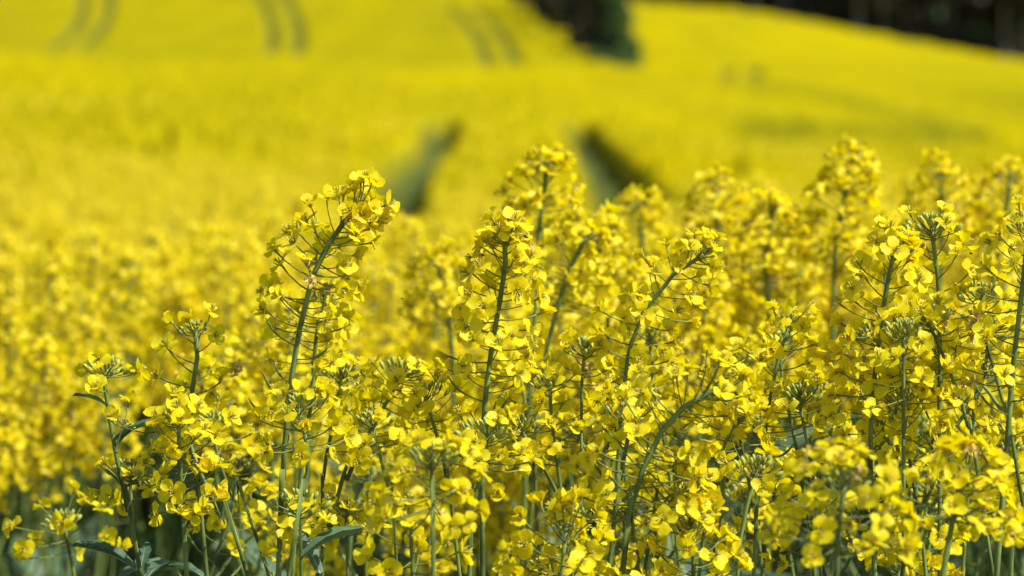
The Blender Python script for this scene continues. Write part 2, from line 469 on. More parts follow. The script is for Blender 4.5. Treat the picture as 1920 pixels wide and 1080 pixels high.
mx2 = N.new('ShaderNodeMix'); mx2.data_type = 'RGBA'; mx2.inputs[7].default_value = (0.075, 0.095, 0.022, 1)
at4 = N.new('ShaderNodeAttribute'); at4.attribute_name = 'sparse'  # tint weight: slope shade painted into the colour, plus a duller far hill
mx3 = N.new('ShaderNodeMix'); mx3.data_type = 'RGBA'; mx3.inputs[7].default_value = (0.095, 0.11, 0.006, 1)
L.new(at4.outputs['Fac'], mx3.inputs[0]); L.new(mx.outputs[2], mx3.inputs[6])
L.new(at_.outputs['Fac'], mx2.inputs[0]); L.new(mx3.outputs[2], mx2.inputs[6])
pb = N.new('ShaderNodeBsdfPrincipled'); pb.inputs['Roughness'].default_value = 0.9; pb.inputs['Specular IOR Level'].default_value = 0.0
bp = N.new('ShaderNodeBump'); bp.inputs['Distance'].default_value = 0.05; bp.inputs['Strength'].default_value = .5; L.new(n1.outputs[0], bp.inputs['Height'])
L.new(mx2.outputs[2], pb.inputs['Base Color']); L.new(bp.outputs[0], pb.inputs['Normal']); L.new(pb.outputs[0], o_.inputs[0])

def lumps(x, y):
    z = np.zeros_like(x)
    for k in range(14):
        f = 1.2 * 1.38 ** k; a = k * 2.4; z += (0.025 / (1 + .25 * k)) * np.sin(f * (x * math.cos(a) + y * math.sin(a)) + k * 1.7)
    return z
us = np.sort(np.concatenate([np.linspace(-0.19, 0.19, 420), -0.19 - np.geomspace(0.01, 0.9, 20), 0.19 + np.geomspace(0.01, 0.9, 20)]))
ds = np.concatenate([np.geomspace(5.0, 90, 330), np.geomspace(90.5, 225, 60), np.linspace(228, 400, 90)])
X, Y = None, None
V, F, X, Y = sheet(us, ds, lambda x, y: canopy_z(x, y))
tf = track_fac(X, Y) * np.where(Y > 150, .9, 1.)
near = np.clip((Y - 5) / 35, 0, 1)
jit = rng.normal(0, 1, X.shape) * (0.03 + 0.02 * near)
Z = canopy_z(X, Y) - (0.20 * (1 - near) + 0.03) + lumps(X, Y) * (1 + near) + jit * (1 - tf) - tf * 0.38
V[:, 2] = Z.ravel()
# the sheet ends at the wood and at the hedge
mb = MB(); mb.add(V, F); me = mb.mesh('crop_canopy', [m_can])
at2 = me.attributes.new('track', 'FLOAT', 'POINT'); at2.data.foreach_set('value', tf.ravel().astype(np.float32))
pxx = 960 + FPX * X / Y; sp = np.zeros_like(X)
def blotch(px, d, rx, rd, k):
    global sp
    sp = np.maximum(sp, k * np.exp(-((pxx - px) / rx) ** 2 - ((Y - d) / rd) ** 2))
for q in [(1460, 182, 70, 22, .5), (1540, 170, 65, 20, .55), (1610, 155, 60, 18, .6), (1700, 132, 65, 16, .75), (1780, 112, 55, 15, .95), (1830, 98, 45, 14, 1),  # bands of shade across the right slope, painted into the canopy colour
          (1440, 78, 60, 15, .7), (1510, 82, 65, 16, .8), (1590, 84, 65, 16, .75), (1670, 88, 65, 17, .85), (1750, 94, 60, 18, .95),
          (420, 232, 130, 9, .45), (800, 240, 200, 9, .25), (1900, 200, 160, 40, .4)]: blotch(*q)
far = np.clip((Y - 215) / 15, 0, 1) * np.clip((1150 - pxx) / 150, 0, 1) * .22  # slightly duller tone over the far left hill
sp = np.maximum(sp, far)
at3 = me.attributes.new('sparse', 'FLOAT', 'POINT'); at3.data.foreach_set('value', sp.ravel().astype(np.float32))  # weight of painted shade bands and duller hill tone, not of crop density
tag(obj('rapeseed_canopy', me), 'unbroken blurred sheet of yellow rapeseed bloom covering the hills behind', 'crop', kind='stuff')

# far grassy ground past the crop
m_gr = solid_mat('grass_green', (0.035, 0.085, 0.018), (0.06, 0.12, 0.03), rough=0.8, spec=.1, scale=1.2, bump=.4, dist=.1)
mb = MB()
us2 = np.linspace(-1.1, 1.1, 60); ds2 = np.geomspace(399, 5000, 40)
V, F, X, Y = sheet(us2, ds2, lambda x, y: np.where(y < 690, canopy_z(x, np.minimum(y, 700)), canopy_z(x * 690 / y, np.full_like(y, 690.))) - np.clip((y - 399) / 10, 0, 1) * .6 - .1)
mb.add(V, F); tag(obj('meadow', mb.mesh('meadow', [m_gr])), kind='structure')

# ------------------------------------------------------------------ trees at the edges of the field
m_bark = solid_mat('bark', (0.06, 0.05, 0.04), (0.13, 0.11, 0.09), rough=.9, spec=.1, scale=5, bump=.6, dist=.03)
m_bark2 = solid_mat('pale_bark', (0.16, 0.14, 0.11), (0.24, 0.20, 0.16), rough=.9, spec=.1, scale=5, bump=.6, dist=.03)
m_fol = thin_mat('dark_foliage', (0.022, 0.022, 0.012), (0.065, 0.058, 0.030), 0.15, (0.03, 0.06, 0.01), rough=.6, spec=.15, bump=0, bscale=2)
m_fol2 = thin_mat('green_foliage', (0.035, 0.075, 0.015), (0.06, 0.11, 0.022), 0.2, (0.05, 0.1, 0.01), rough=.6, spec=.15, bump=0, bscale=2)
def crown_mesh(seed, cx, rx, rz, n, leaf, m):
    r = random.Random(seed); V = []; F = []
    cl = [(Vector((r.gauss(0, .45) * rx, r.gauss(0, .45) * rx, cx + r.uniform(-.8, .8) * rz)), r.uniform(.35, .6)) for _ in range(16)]
    for k in range(n):
        c, q = r.choice(cl); d = Vector((r.gauss(0, 1), r.gauss(0, 1), r.gauss(0, 1))).normalized() * (r.random() ** .35) * q
        p = c + Vector((d.x * rx, d.y * rx, d.z * rz * .6))
        a = Vector((r.gauss(0, 1), r.gauss(0, 1), r.gauss(0, 1))).normalized(); b = a.orthogonal().normalized(); s = leaf * r.uniform(.6, 1.3)
        i = len(V); V += [tuple(p + a * s), tuple(p + b * s * .6), tuple(p - a * s), tuple(p - b * s * .6)]; F.append((i, i + 1, i + 2, i + 3))
    mb = MB(); mb.add(V, F); return mb.mesh('crown', [m], False)
def trunk_mesh(seed, h, r0, m, limbs=5):
    r = random.Random(seed); mb = MB(); pts = [Vector((r.gauss(0, .02) * h * k / 6, r.gauss(0, .02) * h * k / 6, h * k / 6)) for k in range(7)]
    tube(mb, pts, [r0 * (1.3 if k == 0 else 1 - .13 * k) for k in range(7)], 8)
    for k in range(limbs):
        p = pts[r.randint(2, 5)]; a = r.uniform(0, 6.28); l = h * r.uniform(.15, .3)
        q = p + Vector((math.cos(a) * l, math.sin(a) * l, l * .7)); tube(mb, [p, (p + q) / 2 + Vector((0, 0, -.1 * l)), q], [r0 * .4, r0 * .25, r0 * .08], 5)
    return mb.mesh('trunk', [m])
wood_proto = []
for s in range(4):
    h = 14
    wood_proto.append((trunk_mesh(s, h, .28, m_bark if s % 2 else m_bark2), crown_mesh(s, 8.5, 3.2, 6.2, 1500, .42, m_fol)))
rt = random.Random(5)
edge = [(1120, 404), (1180, 404), (1400, 404), (1600, 404), (1700, 404), (1850, 404), (1920, 404), (2500, 404)]
spots = []
for row in range(3):
    px = 1195 + row * 11
    while px < 2080:
        spots.append((px + rt.uniform(-12, 12), 406 + row * 7 + rt.uniform(-2, 2), row)); px += rt.uniform(38, 62)
for i, (px, d, row) in enumerate(spots):
    x = wx(px, d); z = float(ground_z(x, 402.0)) + CROP - .3
    if 1815 < px < 1862 and row != 1: continue
    t = empty('woodland_tree', (x, d, z)); t.rotation_euler.z = rt.uniform(0, 6.28); s = rt.uniform(.8, 1.25); t.scale = (s, s, s)
    tag(t, 'dark blurred tree in the wood along the top right edge of the field', 'tree', 'trees of the wood along the far field edge')
    a, b = wood_proto[i % 4]; obj('trunk', a, t); obj('crown', b, t)
# understorey of the wood
r = random.Random(77); V = []; F = []
for k in range(9000):
    px = r.uniform(1175, 2150); d = r.uniform(404, 428); x = wx(px, d); z0 = float(CAM.z) ; z = None
    V.append((x, d, r.random() ** 1.5 * (2.7 if 1815 < px < 1862 else 3.6)))
V = np.array(V); V[:, 2] += canopy_z(V[:, 0], np.full(len(V), 402.)) - .6
Q = []; FF = []
for k, p in enumerate(V):
    a = Vector((r.gauss(0, 1), r.gauss(0, 1), r.gauss(0, 1))).normalized(); b = a.orthogonal().normalized(); s = r.uniform(.25, .6); p = Vector(p)
    Q += [tuple(p + a * s), tuple(p + b * s), tuple(p - a * s), tuple(p - b * s)]; FF.append((4 * k, 4 * k + 1, 4 * k + 2, 4 * k + 3))
mb = MB(); mb.add(Q, FF); tag(obj('undergrowth', mb.mesh('undergrowth', [m_fol], False)), 'dark undergrowth filling the foot of the wood at the far field edge', 'undergrowth', kind='stuff')
# the hedgerow of bushes running down into the field
hr = [(1148, 250, 3.4, 5.4, 'lowest bush of the dark hedgerow at its green tip in the field', m_fol2),
      (1112, 272, 4.6, 8.0, 'broad bush of the hedgerow next to its lowest green tip', m_fol),
      (1092, 300, 5.2, 9.0, 'dark bush in the middle of the hedgerow climbing the hill', m_fol),
      (1048, 325, 4.6, 8.0, 'dark bush high in the hedgerow just below the top of the photo', m_fol),
      (1012, 352, 4.6, 8.0, 'dark bush at the upper left end of the hedgerow', m_fol),
      (978, 378, 4.2, 8.0, 'farthest bush of the hedgerow cut by the top of the photo', m_fol)]
hr += [(1132, 260, 3.6, 7.0, 'bush pressed between the two lowest bushes of the hedgerow', m_fol), (1104, 286, 4.6, 9.0, 'bush just above the broad low bush of the hedgerow', m_fol),
       (1072, 312, 4.8, 9.0, 'bush filling the gap in the middle of the dark hedgerow', m_fol), (1032, 338, 4.6, 9.0, 'bush filling the upper part of the dark hedgerow', m_fol)]
for i, (px, d, w, h, lab, m) in enumerate(hr):
    x = wx(px, d); z = float(canopy_z(x, d)) - .5
    t = empty('hedgerow_bush', (x, d, z)); tag(t, lab, 'bush', 'bushes of the dark hedgerow')
    obj('crown', crown_mesh(40 + i, h * .5, w / 2 * .8, h * .55, 4500, .24, m), t)
    obj('trunk', trunk_mesh(60 + i, h * .8, .16, m_bark), t)
x = wx(1150, 262); t = empty('dead_tree', (x, 262, float(canopy_z(x, 262.)) - .4)); tag(t, 'pale bare trunked tree rising out of the hedgerow at the top of the photo', 'tree')
obj('trunk', trunk_mesh(99, 8, .24, m_bark2, 9), t)
# grass at the tip of the hedgerow
r = random.Random(3); Q = []; FF = []
for k in range(2600):
    px = r.gauss(1168, 14); d = r.uniform(238, 262); x = wx(px, d); h = r.uniform(.2, .75); z = float(canopy_z(x, d)) - .35; a = r.uniform(0, 3.14); w = .05
    Q += [(x - w * math.cos(a), d - w * math.sin(a), z), (x + w * math.cos(a), d + w * math.sin(a), z), (x + r.gauss(0, .1), d, z + h + .2)]; FF.append((3 * k, 3 * k + 1, 3 * k + 2))
mb = MB(); mb.add(Q, FF); tag(obj('tall_grass', mb.mesh('tall_grass', [m_gr], False)), 'patch of green grass at the foot of the hedgerow', 'grass', kind='stuff')

# ------------------------------------------------------------------ distant flower heads, one mass on geometry nodes
def head_geo(seed, n, lf, low=True):
    r = random.Random(seed); mb = MB()
    bend = Vector((r.uniform(-.02, .02), r.uniform(-.02, .02), 0))
    axis = resample([Vector((0, 0, -0.30)), Vector((0, 0, -0.12)), bend * .5 + Vector((0, 0, -.05)), bend], .01)
    tube(mb, axis[::4] + [axis[-1]], .0016, 4, STEM)
    fl, pods = raceme(axis, lf, lf, 1.0, n, r)
    for p, b, d in fl:
        mb.addmb(LOW_MB[r.randrange(len(LOW_MB))], Matrix.Translation(b) @ align(d, r.uniform(0, 6)) @ Matrix.Scale(1.25, 4))
        tube(mb, [p, b], .0005, 3, STALK, False)
    mb.addmb(LOWBUD_MB[r.randrange(3)], Matrix.Translation(axis[-1]))
    return mb
src = bpy.data.collections.new('flower_head_sources')      # kept out of the scene, used by the geometry nodes only
for s in range(5):
    so = bpy.data.objects.new('flower_head_source', head_geo(s + 300, 17, .075).mesh('flower_head', FM)); src.objects.link(so)
pts = []
def scatter(d0, d1, dens, margin):
    n = int(dens * (0.1335 * (d1 ** 2 - d0 ** 2) + 2 * margin * (d1 - d0)))
    d = np.sqrt(rng.uniform(d0 ** 2, d1 ** 2, n)); w = 0.1335 * d + margin
    return np.stack([rng.uniform(-1, 1, n) * w, d], 1)
P = np.vstack([scatter(5.2, 12, 150, .5), scatter(12, 30, 70, .8), scatter(30, 62, 22, 1.5)])
tfp = track_fac(P[:, 0], P[:, 1], .3); P = P[tfp < .08]
cl = np.sin(P[:, 0] * 5.1 + np.sin(P[:, 1] * 3.3) * 2) * np.sin(P[:, 1] * 4.3 + P[:, 0] * 2.2)
pxp = 960 + FPX * P[:, 0] / P[:, 1]
low = np.exp(-((pxp - 745) / 90) ** 2) + np.exp(-((pxp - 1150) / 60) ** 2) + .6 * np.exp(-((pxp - 100) / 350) ** 2)
Zp = canopy_z(P[:, 0], P[:, 1]) + rng.normal(-.04, .045, len(P)) + .025 * cl - low * np.clip(1.8 - P[:, 1] / 14, 0, 1) * .11
me = bpy.data.meshes.new('rapeseed_mass'); me.from_pydata(np.column_stack([P, Zp]).tolist(), [], [])
sc_ = me.attributes.new('sc', 'FLOAT', 'POINT'); sc_.data.foreach_set('value', (rng.uniform(.85, 1.3, len(P)) * (1 + np.clip((P[:, 1] - 12) / 40, 0, 1) * .8)).astype(np.float32))
ma = obj('rapeseed_mass', me); tag(ma, 'countless out of focus rapeseed heads filling the field behind the near plants', 'rapeseed', kind='stuff')
ng = bpy.data.node_groups.new('scatter_heads', 'GeometryNodeTree')
ng.interface.new_socket('Geometry', in_out='INPUT', socket_type='NodeSocketGeometry'); ng.interface.new_socket('Geometry', in_out='OUTPUT', socket_type='NodeSocketGeometry')
gi = ng.nodes.new('NodeGroupInput'); go = ng.nodes.new('NodeGroupOutput')
ip = ng.nodes.new('GeometryNodeInstanceOnPoints'); ci = ng.nodes.new('GeometryNodeCollectionInfo'); ci.inputs[0].default_value = src
ci.inputs['Separate Children'].default_value = True; ip.inputs['Pick Instance'].default_value = True
m2p = ng.nodes.new('GeometryNodeMeshToPoints')
rv = ng.nodes.new('FunctionNodeRandomValue'); rv.data_type = 'FLOAT_VECTOR'; rv.inputs[0].default_value = (-.25, -.25, 0); rv.inputs[1].default_value = (.25, .25, 6.28)
na = ng.nodes.new('GeometryNodeInputNamedAttribute'); na.data_type = 'FLOAT'; na.inputs[0].default_value = 'sc'
K = ng.links.new
K(gi.outputs[0], m2p.inputs[0]); K(m2p.outputs[0], ip.inputs['Points']); K(ci.outputs[0], ip.inputs['Instance'])
K(rv.outputs[0], ip.inputs['Rotation']); K(na.outputs[0], ip.inputs['Scale']); K(ip.outputs[0], go.inputs[0])
mod = ma.modifiers.new('scatter', 'NODES'); mod.node_group = ng

# ------------------------------------------------------------------ near rapeseed plants
GRP = 'rapeseed plants standing near the camera'
def leaf_on(plant, base, p, az, size, i=None):
    M = Matrix.Translation(p - base) @ Matrix.Rotation(az, 4, 'Z') @ Matrix.Scale(size, 4)
    return obj('leaf', LEAF_ME[random.randrange(6) if i is None else i % 6], plant, M)

def plant(axes, label, detail=2, leaves=2, name='rapeseed_plant', group=GRP, rs=None, low_leaves=2):
    """axes: list of dicts: pts (world, bottom to top), r0, r1, lf, lp, spread, buds, n, dry"""
    r = random.Random(rs if rs is not None else random.random())
    base = Vector(axes[0]['pts'][0]); root = empty(name, base)
    tag(root, label, 'rapeseed plant', group)
    for ai, A in enumerate(axes):
        axis = resample(A['pts'], .012)
        n = len(axis); r0, r1 = A.get('r0', .0022), A.get('r1', .0012)
        smb = MB(); tube(smb, [p - base for p in axis], [r0 + (r1 - r0) * (i / (n - 1)) ** 1.0 for i in range(n)], 10 if detail else 6, STEM)
        fl, pods = raceme(axis, A.get('lf', .05), A.get('lp', 0), A.get('spread', 1), A.get('n'), r, A.get('droop', 0))
        if detail < 2:
            for p, b, d in fl:
                mid = (p + b) / 2 + Vector((0, 0, -.0012)); tube(smb, [p - base, mid - base, b - base], [.0005, .00036, .0005], 3, STALK, False)
        cf = A.get('clear', (.4 if A.get('n', 0) > 30 else .25) if detail == 2 else 0)
        fl = [q for q in fl if not (q[1].y < q[0].y and min(math.hypot(q[1].x - a_.x, q[1].z - a_.z) for a_ in axis) < (.012 if cf == 1 else .009) and r.random() < cf and (q[0] - axis[-1]).length > .014)]
        for p, d, l in pods:
            if detail == 2:
                pm = MB(); pod_geo(pm, Vector((0, 0, 0)), d, l, stalk=r.uniform(.013, .02)); obj('seed_pod', pm.mesh('seed_pod', FM), root, Matrix.Translation(p - base))
            else: pod_geo(smb, p - base, d, l)
        obj('stem' if ai == 0 else 'branch', smb.mesh('stem', FM), root)
        for k, (p, b, d) in enumerate(fl):
            sc = r.uniform(.84, 1.1) * A.get('fs', 1.0); roll = r.uniform(0, 6.28)
            M = Matrix.Translation(b - base) @ align(d, roll) @ Matrix.Scale(sc, 4)
            if r.random() < A.get('dry', .02):
                obj('withered_flower', DRY_ME[r.randrange(3)], root, M); continue
            if detail == 2:
                f = obj('flower', CENTRE_ME[r.randrange(3)], root, M)
                op = r.choice([0, 0, 0, .15, .35, .6])
                for q in range(4):
                    if r.random() < .04: continue
                    obj('petal', PETAL_ME[r.randrange(10)], f, Matrix.Rotation(q * math.pi / 2 + (.2 if q % 2 else -.2) + r.uniform(-.2, .2), 4, 'Z') @ Matrix.Rotation(-op + r.uniform(-.2, .15), 4, 'Y'))
                v = p - b; l = v.length; si = min(range(4), key=lambda i: abs(STALK_LEN[i] - l))
                # stalk from the stem to the flower, in the flower's own frame
                W = Matrix.Translation(p - base) @ align(-v, 0) @ Matrix.Scale(l / STALK_LEN[si], 4)
                obj('flower_stalk', STALK_ME[si], f, M.inverted() @ W)
            else:
                obj('flower', FLOWER_ME[r.randrange(10)], root, M)
        bs = A.get('buds', 1.0)
        if bs:
            p, t = axis_at(axis, 0)
            obj('bud_cluster', BUDS_ME[r.randrange(5)], root, Matrix.Translation(p - base) @ align((t + Vector((0, 0, .3))).normalized(), r.uniform(0, 6)) @ Matrix.Scale(bs, 4))
    axis = resample(axes[0]['pts'], .02)
    for lf_ in axes[0].get('leaf_at', []):
        p, t = axis_at(axis, lf_[0]); leaf_on(root, base, p, R(lf_[1]), lf_[2], lf_[3] if len(lf_) > 3 else None)
    for k in range(low_leaves):
        z = r.uniform(.6, .98); p = min(axis, key=lambda q: abs(q.z - z)); leaf_on(root, base, p, r.uniform(0, 6.28), r.uniform(.8, 1.7))
    return root

def ax(px_pts, d, dtop=None, **kw):
    """stem axis through photograph pixels at distance d; carried on down to the ground"""
    dtop = d if dtop is None else dtop
    n = len(px_pts); P = [at(x, y, d + (dtop - d) * i / max(1, n - 1)) for i, (x, y) in enumerate(px_pts)]
    if kw.pop('ground', True):
        a, b = P[0], P[1]; s = (a - b); s = s / max(1e-6, -s.z) if s.z < 0 else Vector((0, 0, -1))
        s.x = max(-.3, min(.3, s.x))
        g = float(ground_z(a.x, a.y)); h = a.z - g
        P = [Vector((a.x + s.x * h * .5, a.y + .02, g)), Vector((a.x + s.x * h * .42, a.y + .01, g + h * .5))] + P
    sc = d / FPX
    kw['lf'] = kw.get('lf', 150) * sc; kw['lp'] = kw.get('lp', 0) * sc
    kw['r0'] = kw.get('w0', 13) * sc / 2; kw['r1'] = kw.get('w1', 8) * sc / 2
    kw['pts'] = P
    return kw
def br(px_pts, d, dtop=None, **kw): kw['ground'] = False; kw.setdefault('w0', 8); kw.setdefault('w1', 6); return ax(px_pts, d, dtop, **kw)

HEROES = []
def hero(axes, label, short, **kw):
    root = plant(axes, label, **kw); t = axes[0]['pts'][-1]; HEROES.append((short, t, root)); return root

# --- left
hero([ax([(264, 1078), (240, 960), (216, 845), (203, 770), (195, 712), (203, 692)], 2.2, lf=45, n=4, w0=13, w1=8, buds=1.25,
         leaf_at=[(.022, 200, .22, 1), (.042, 5, .42, 3), (.047, 15, .25, 0), (.072, 200, .22, 2), (.071, 20, .2, 4)]),
      br([(250, 1020), (246, 940), (243, 885)], 2.22, lf=70, n=0, buds=1.2, w0=8), br([(216, 845), (226, 812), (232, 795)], 2.19, lf=5, n=0, buds=.55, w0=4, w1=3)],
     'thin leftmost stalk carrying mostly green buds and a few flowers', 'bud tipped leftmost stalk', rs=1, low_leaves=1)
hero([ax([(350, 1085), (343, 960), (338, 880), (334, 775)], 2.17, lf=215, lp=300, n=30, w0=13, w1=9, buds=.9)],
     'short bushy stalk in front at left with a broad lit head low down', 'short bushy left stalk', rs=2)
hero([ax([(388, 1085), (372, 930), (354, 790), (360, 735), (370, 670), (366, 618)], 2.24, lf=150, lp=160, n=13, w0=11, w1=9, buds=.9, spread=1.15)],
     'slim stalk with a sparse open head rising behind the bushy left one', 'slim sparse left stalk', rs=3)
hero([ax([(465, 1080), (420, 980), (375, 885), (352, 820)], 2.2, lf=60, n=8, w0=10, w1=8)], 'stalk slanting up leftward into the bushy left head', 'slanting left stalk', rs=4)
hero([ax([(497, 1055), (448, 960), (412, 870), (396, 790)], 2.3, lf=60, n=8, w0=9, w1=7)], 'second slanting stalk right of the bushy left head', 'second slanting stalk', rs=5)
hero([ax([(522, 1082), (530, 900), (537, 800), (548, 700), (566, 600), (590, 510), (614, 462), (646, 415), (676, 386)], 2.2, lf=285, lp=560, n=56, w0=19, w1=10, buds=.6, spread=1.25, fs=1.05)],
     'tallest sharp stalk left of centre, leaning right above the blurred field', 'tall leaning stalk', rs=6)
hero([ax([(548, 1085), (556, 960), (572, 840), (585, 740), (592, 640), (606, 560)], 2.33, lf=190, lp=260, n=22, w0=14, w1=8, buds=.8)],
     'stalk hidden just behind the tall leaning one, its head half way up', 'half hidden stalk', rs=7)
hero([ax([(540, 1085), (568, 930), (578, 850), (558, 762)], 2.13, lf=95, n=20, w0=9, w1=8, buds=1.2, spread=1.2)],
     'round head of flowers and buds in front of the tall leaning stem', 'round head on the leaning stem', rs=8)
hero([ax([(604, 1085), (606, 900), (628, 780), (640, 705)], 2.28, lf=90, n=14, w0=9, w1=7, buds=1.2)],
     'small headed stalk with buds just right of the tall leaning stem', 'small head right of leaning stem', rs=9)
hero([ax([(745, 1080), (735, 950), (715, 865), (697, 790)], 2.2, lf=60, n=12, w0=8, w1=6, buds=1.2, spread=1.1)],
     'dark thin stalk with a loose budded head in the gap left of centre', 'dark thin stalk', rs=10)
hero([ax([(600, 1060), (650, 900), (710, 780), (757, 700)], 2.26, lf=80, n=14, w0=14, w1=8, buds=1.3),],
     'pale stem slanting up rightward to a wide flat head', 'pale slanting stem', rs=11)
hero([ax([(862, 1080), (838, 900), (820, 820), (797, 742)], 2.22, lf=75, n=12, w0=10, w1=7, buds=1.2)],
     'curved stalk left of the centre stem with a few big flowers on top', 'curved stalk left of centre stem', rs=12)
hero([ax([(565, 1080), (563, 1000), (560, 948)], 2.17, lf=70, n=3, w0=9, w1=7, buds=1.6, leaf_at=[(.03, 20, .45, 1)])],
     'cluster of green buds low beside the foot of the leaning stem', 'low bud cluster', rs=13)
hero([ax([(652, 1085), (650, 1010), (648, 955)], 2.22, lf=55, n=9, w0=7, w1=6, buds=.9)], 'small low head near the bottom between leaning and centre stems', 'small low head', rs=14)
hero([ax([(508, 1095), (512, 1085), (512, 1072)], 2.15, lf=8, n=1, w0=6, w1=5, buds=0)], 'single open flower at the bottom edge beside the leaning stem', 'single bottom flower', rs=15)
# --- centre
hero([ax([(905, 1085), (905, 900), (909, 760), (921, 660), (938, 560), (948, 495), (946, 446)], 2.2, lf=300, lp=440, n=52, w0=16, w1=10, buds=1.1, spread=1.15, fs=1.05)],
     'upright tall stalk in the centre with small beetles on its head', 'upright centre stalk', rs=16)
hero([ax([(880, 1085), (885, 960), (905, 880), (914, 812)], 2.14, lf=75, n=17, w0=13, w1=9, buds=1.4, spread=1.15)],
     'short head with buds in front of the lower centre stem', 'short head on the centre stem', rs=17)
hero([ax([(1003, 900), (1000, 850), (988, 780), (976, 700)], 2.4, lf=120, n=16, w0=10, w1=7)], 'slightly soft dark stalk just right of the centre stem', 'dark stalk right of centre', rs=18)
hero([ax([(1090, 1000), (1090, 800), (1092, 700), (1096, 655)], 2.28, lf=90, n=13, w0=8, w1=6, buds=1.2)],
     'slim straight stalk with a small flat head right of centre', 'slim straight stalk', rs=19)
hero([ax([(1150, 1000), (1170, 730), (1185, 640), (1220, 570), (1262, 515), (1318, 478)], 2.28, lf=290, lp=330, n=36, w0=14, w1=8, buds=.9, spread=1.15)],
     'tall stalk bending right with its head drooping over, right of centre', 'bending tall stalk', rs=20)
hero([ax([(1166, 1085), (1180, 980), (1205, 880), (1240, 810), (1280, 765), (1328, 738), (1350, 735)], 2.08, lf=330, lp=390, n=64, w0=22, w1=11, buds=.6, spread=1.5, fs=1.0, dry=.05, clear=1.0)],
     'thick dark stem arching right under a huge mass of flowers', 'thick arching stem', rs=21)
hero([ax([(1140, 1085), (1163, 900), (1180, 810), (1186, 760)], 2.2, lf=90, n=14, w0=10, w1=8, buds=1.1),
      br([(1128, 860), (1150, 815), (1172, 775)], 2.18, lf=30, n=5, buds=1.0)], 'branched stalk left of the thick arching stem', 'branched stalk', rs=22)
hero([ax([(1205, 1090), (1225, 985), (1262, 935), (1290, 922)], 2.1, lf=70, n=15, w0=9, w1=6, buds=1.1, spread=1.2)],
     'low thin arching stalk under the thick arch', 'low thin arch', rs=23)
hero([ax([(1310, 1085), (1335, 900), (1360, 830), (1388, 775)], 2.2, lf=70, n=12, w0=9, w1=7, buds=1.3)],
     'dark slanting stalk with a bud head right of the thick arch', 'dark slanting stalk', rs=24)
hero([ax([(1413, 1085), (1418, 980), (1430, 850), (1445, 740), (1460, 670), (1483, 597)], 2.24, lf=210, lp=420, n=26, w0=14, w1=7, buds=.5, spread=1.1)],
     'tall thin stalk with a sparse pointed head between arch and right pair', 'tall thin stalk', rs=25)
hero([ax([(1382, 1085), (1388, 1010), (1400, 950), (1420, 880)], 2.12, lf=40, n=6, w0=11, w1=8, buds=1.4)], 'stalk crowned by dark green buds right of the thick arch', 'dark budded stalk', rs=26)
hero([ax([(1540, 1085), (1521, 880), (1507, 800), (1498, 745)], 2.2, lf=70, n=12, w0=9, w1=6, buds=1.3)],
     'thin stalk with a fresh budded head left of the right hand pair', 'fresh budded stalk', rs=27)
# --- right
hero([ax([(1640, 1085), (1632, 880), (1636, 750), (1650, 620), (1666, 520), (1678, 466)], 2.2, lf=290, lp=560, n=46, w0=17, w1=9, buds=1.0, spread=1.2)],
     'tall dark green stalk at right, left one of the tall pair', 'left of the tall right pair', rs=28)
hero([ax([(1762, 1085), (1761, 820), (1762, 640), (1758, 520), (1746, 428)], 2.24, lf=300, lp=520, n=30, w0=13, w1=8, buds=1.5, spread=1.2)],
     'tallest right stalk with a crown of fat green buds', 'bud crowned right stalk', rs=29)
hero([ax([(1850, 1000), (1815, 800), (1788, 715), (1762, 650), (1740, 602)], 2.18, lf=40, n=7, w0=10, w1=7, buds=1.4)],
     'stalk slanting left with a green bud head between the tall pair', 'slanting stalk between the pair', rs=30)
hero([ax([(1810, 1000), (1830, 740), (1848, 680), (1862, 600)], 2.26, lf=90, n=6, w0=10, w1=7, buds=1.6)],
     'stalk with a broad dark bud dome near the right edge', 'dark bud dome', rs=31)
hero([ax([(1868, 1085), (1884, 900), (1895, 740), (1905, 640), (1921, 505), (1928, 430)], 2.16, lf=340, lp=430, n=38, w0=18, w1=10, buds=1.0, spread=1.3)],
     'thick stem running up the right edge of the photo', 'right edge stem', rs=32)
hero([ax([(1690, 1085), (1725, 900), (1775, 820), (1830, 750), (1850, 700)], 2.26, lf=120, n=16, w0=13, w1=8)], 'dark stem slanting rightward at lower right behind the blurred head', 'dark slanting right stem', rs=33)
hero([ax([(1720, 1000), (1690, 890), (1655, 800), (1640, 745)], 2.28, lf=90, n=14, w0=11, w1=8)], 'dark stem slanting leftward behind the tall right pair', 'left slanting dark stem', rs=34)
hero([ax([(1895, 1085), (1898, 980), (1885, 840)], 2.3, lf=160, n=22, w0=13, w1=9)], 'leafy stalk with a full head low at the right edge', 'low right edge stalk', rs=35)
hero([ax([(1052, 1095), (1056, 1040), (1062, 990)], 2.06, lf=150, n=26, w0=9, w1=8, buds=.6, spread=1.45, fs=1.12)],
     'big soft flowers close to the camera at the bottom right of centre', 'big close flowers', rs=36, detail=2)
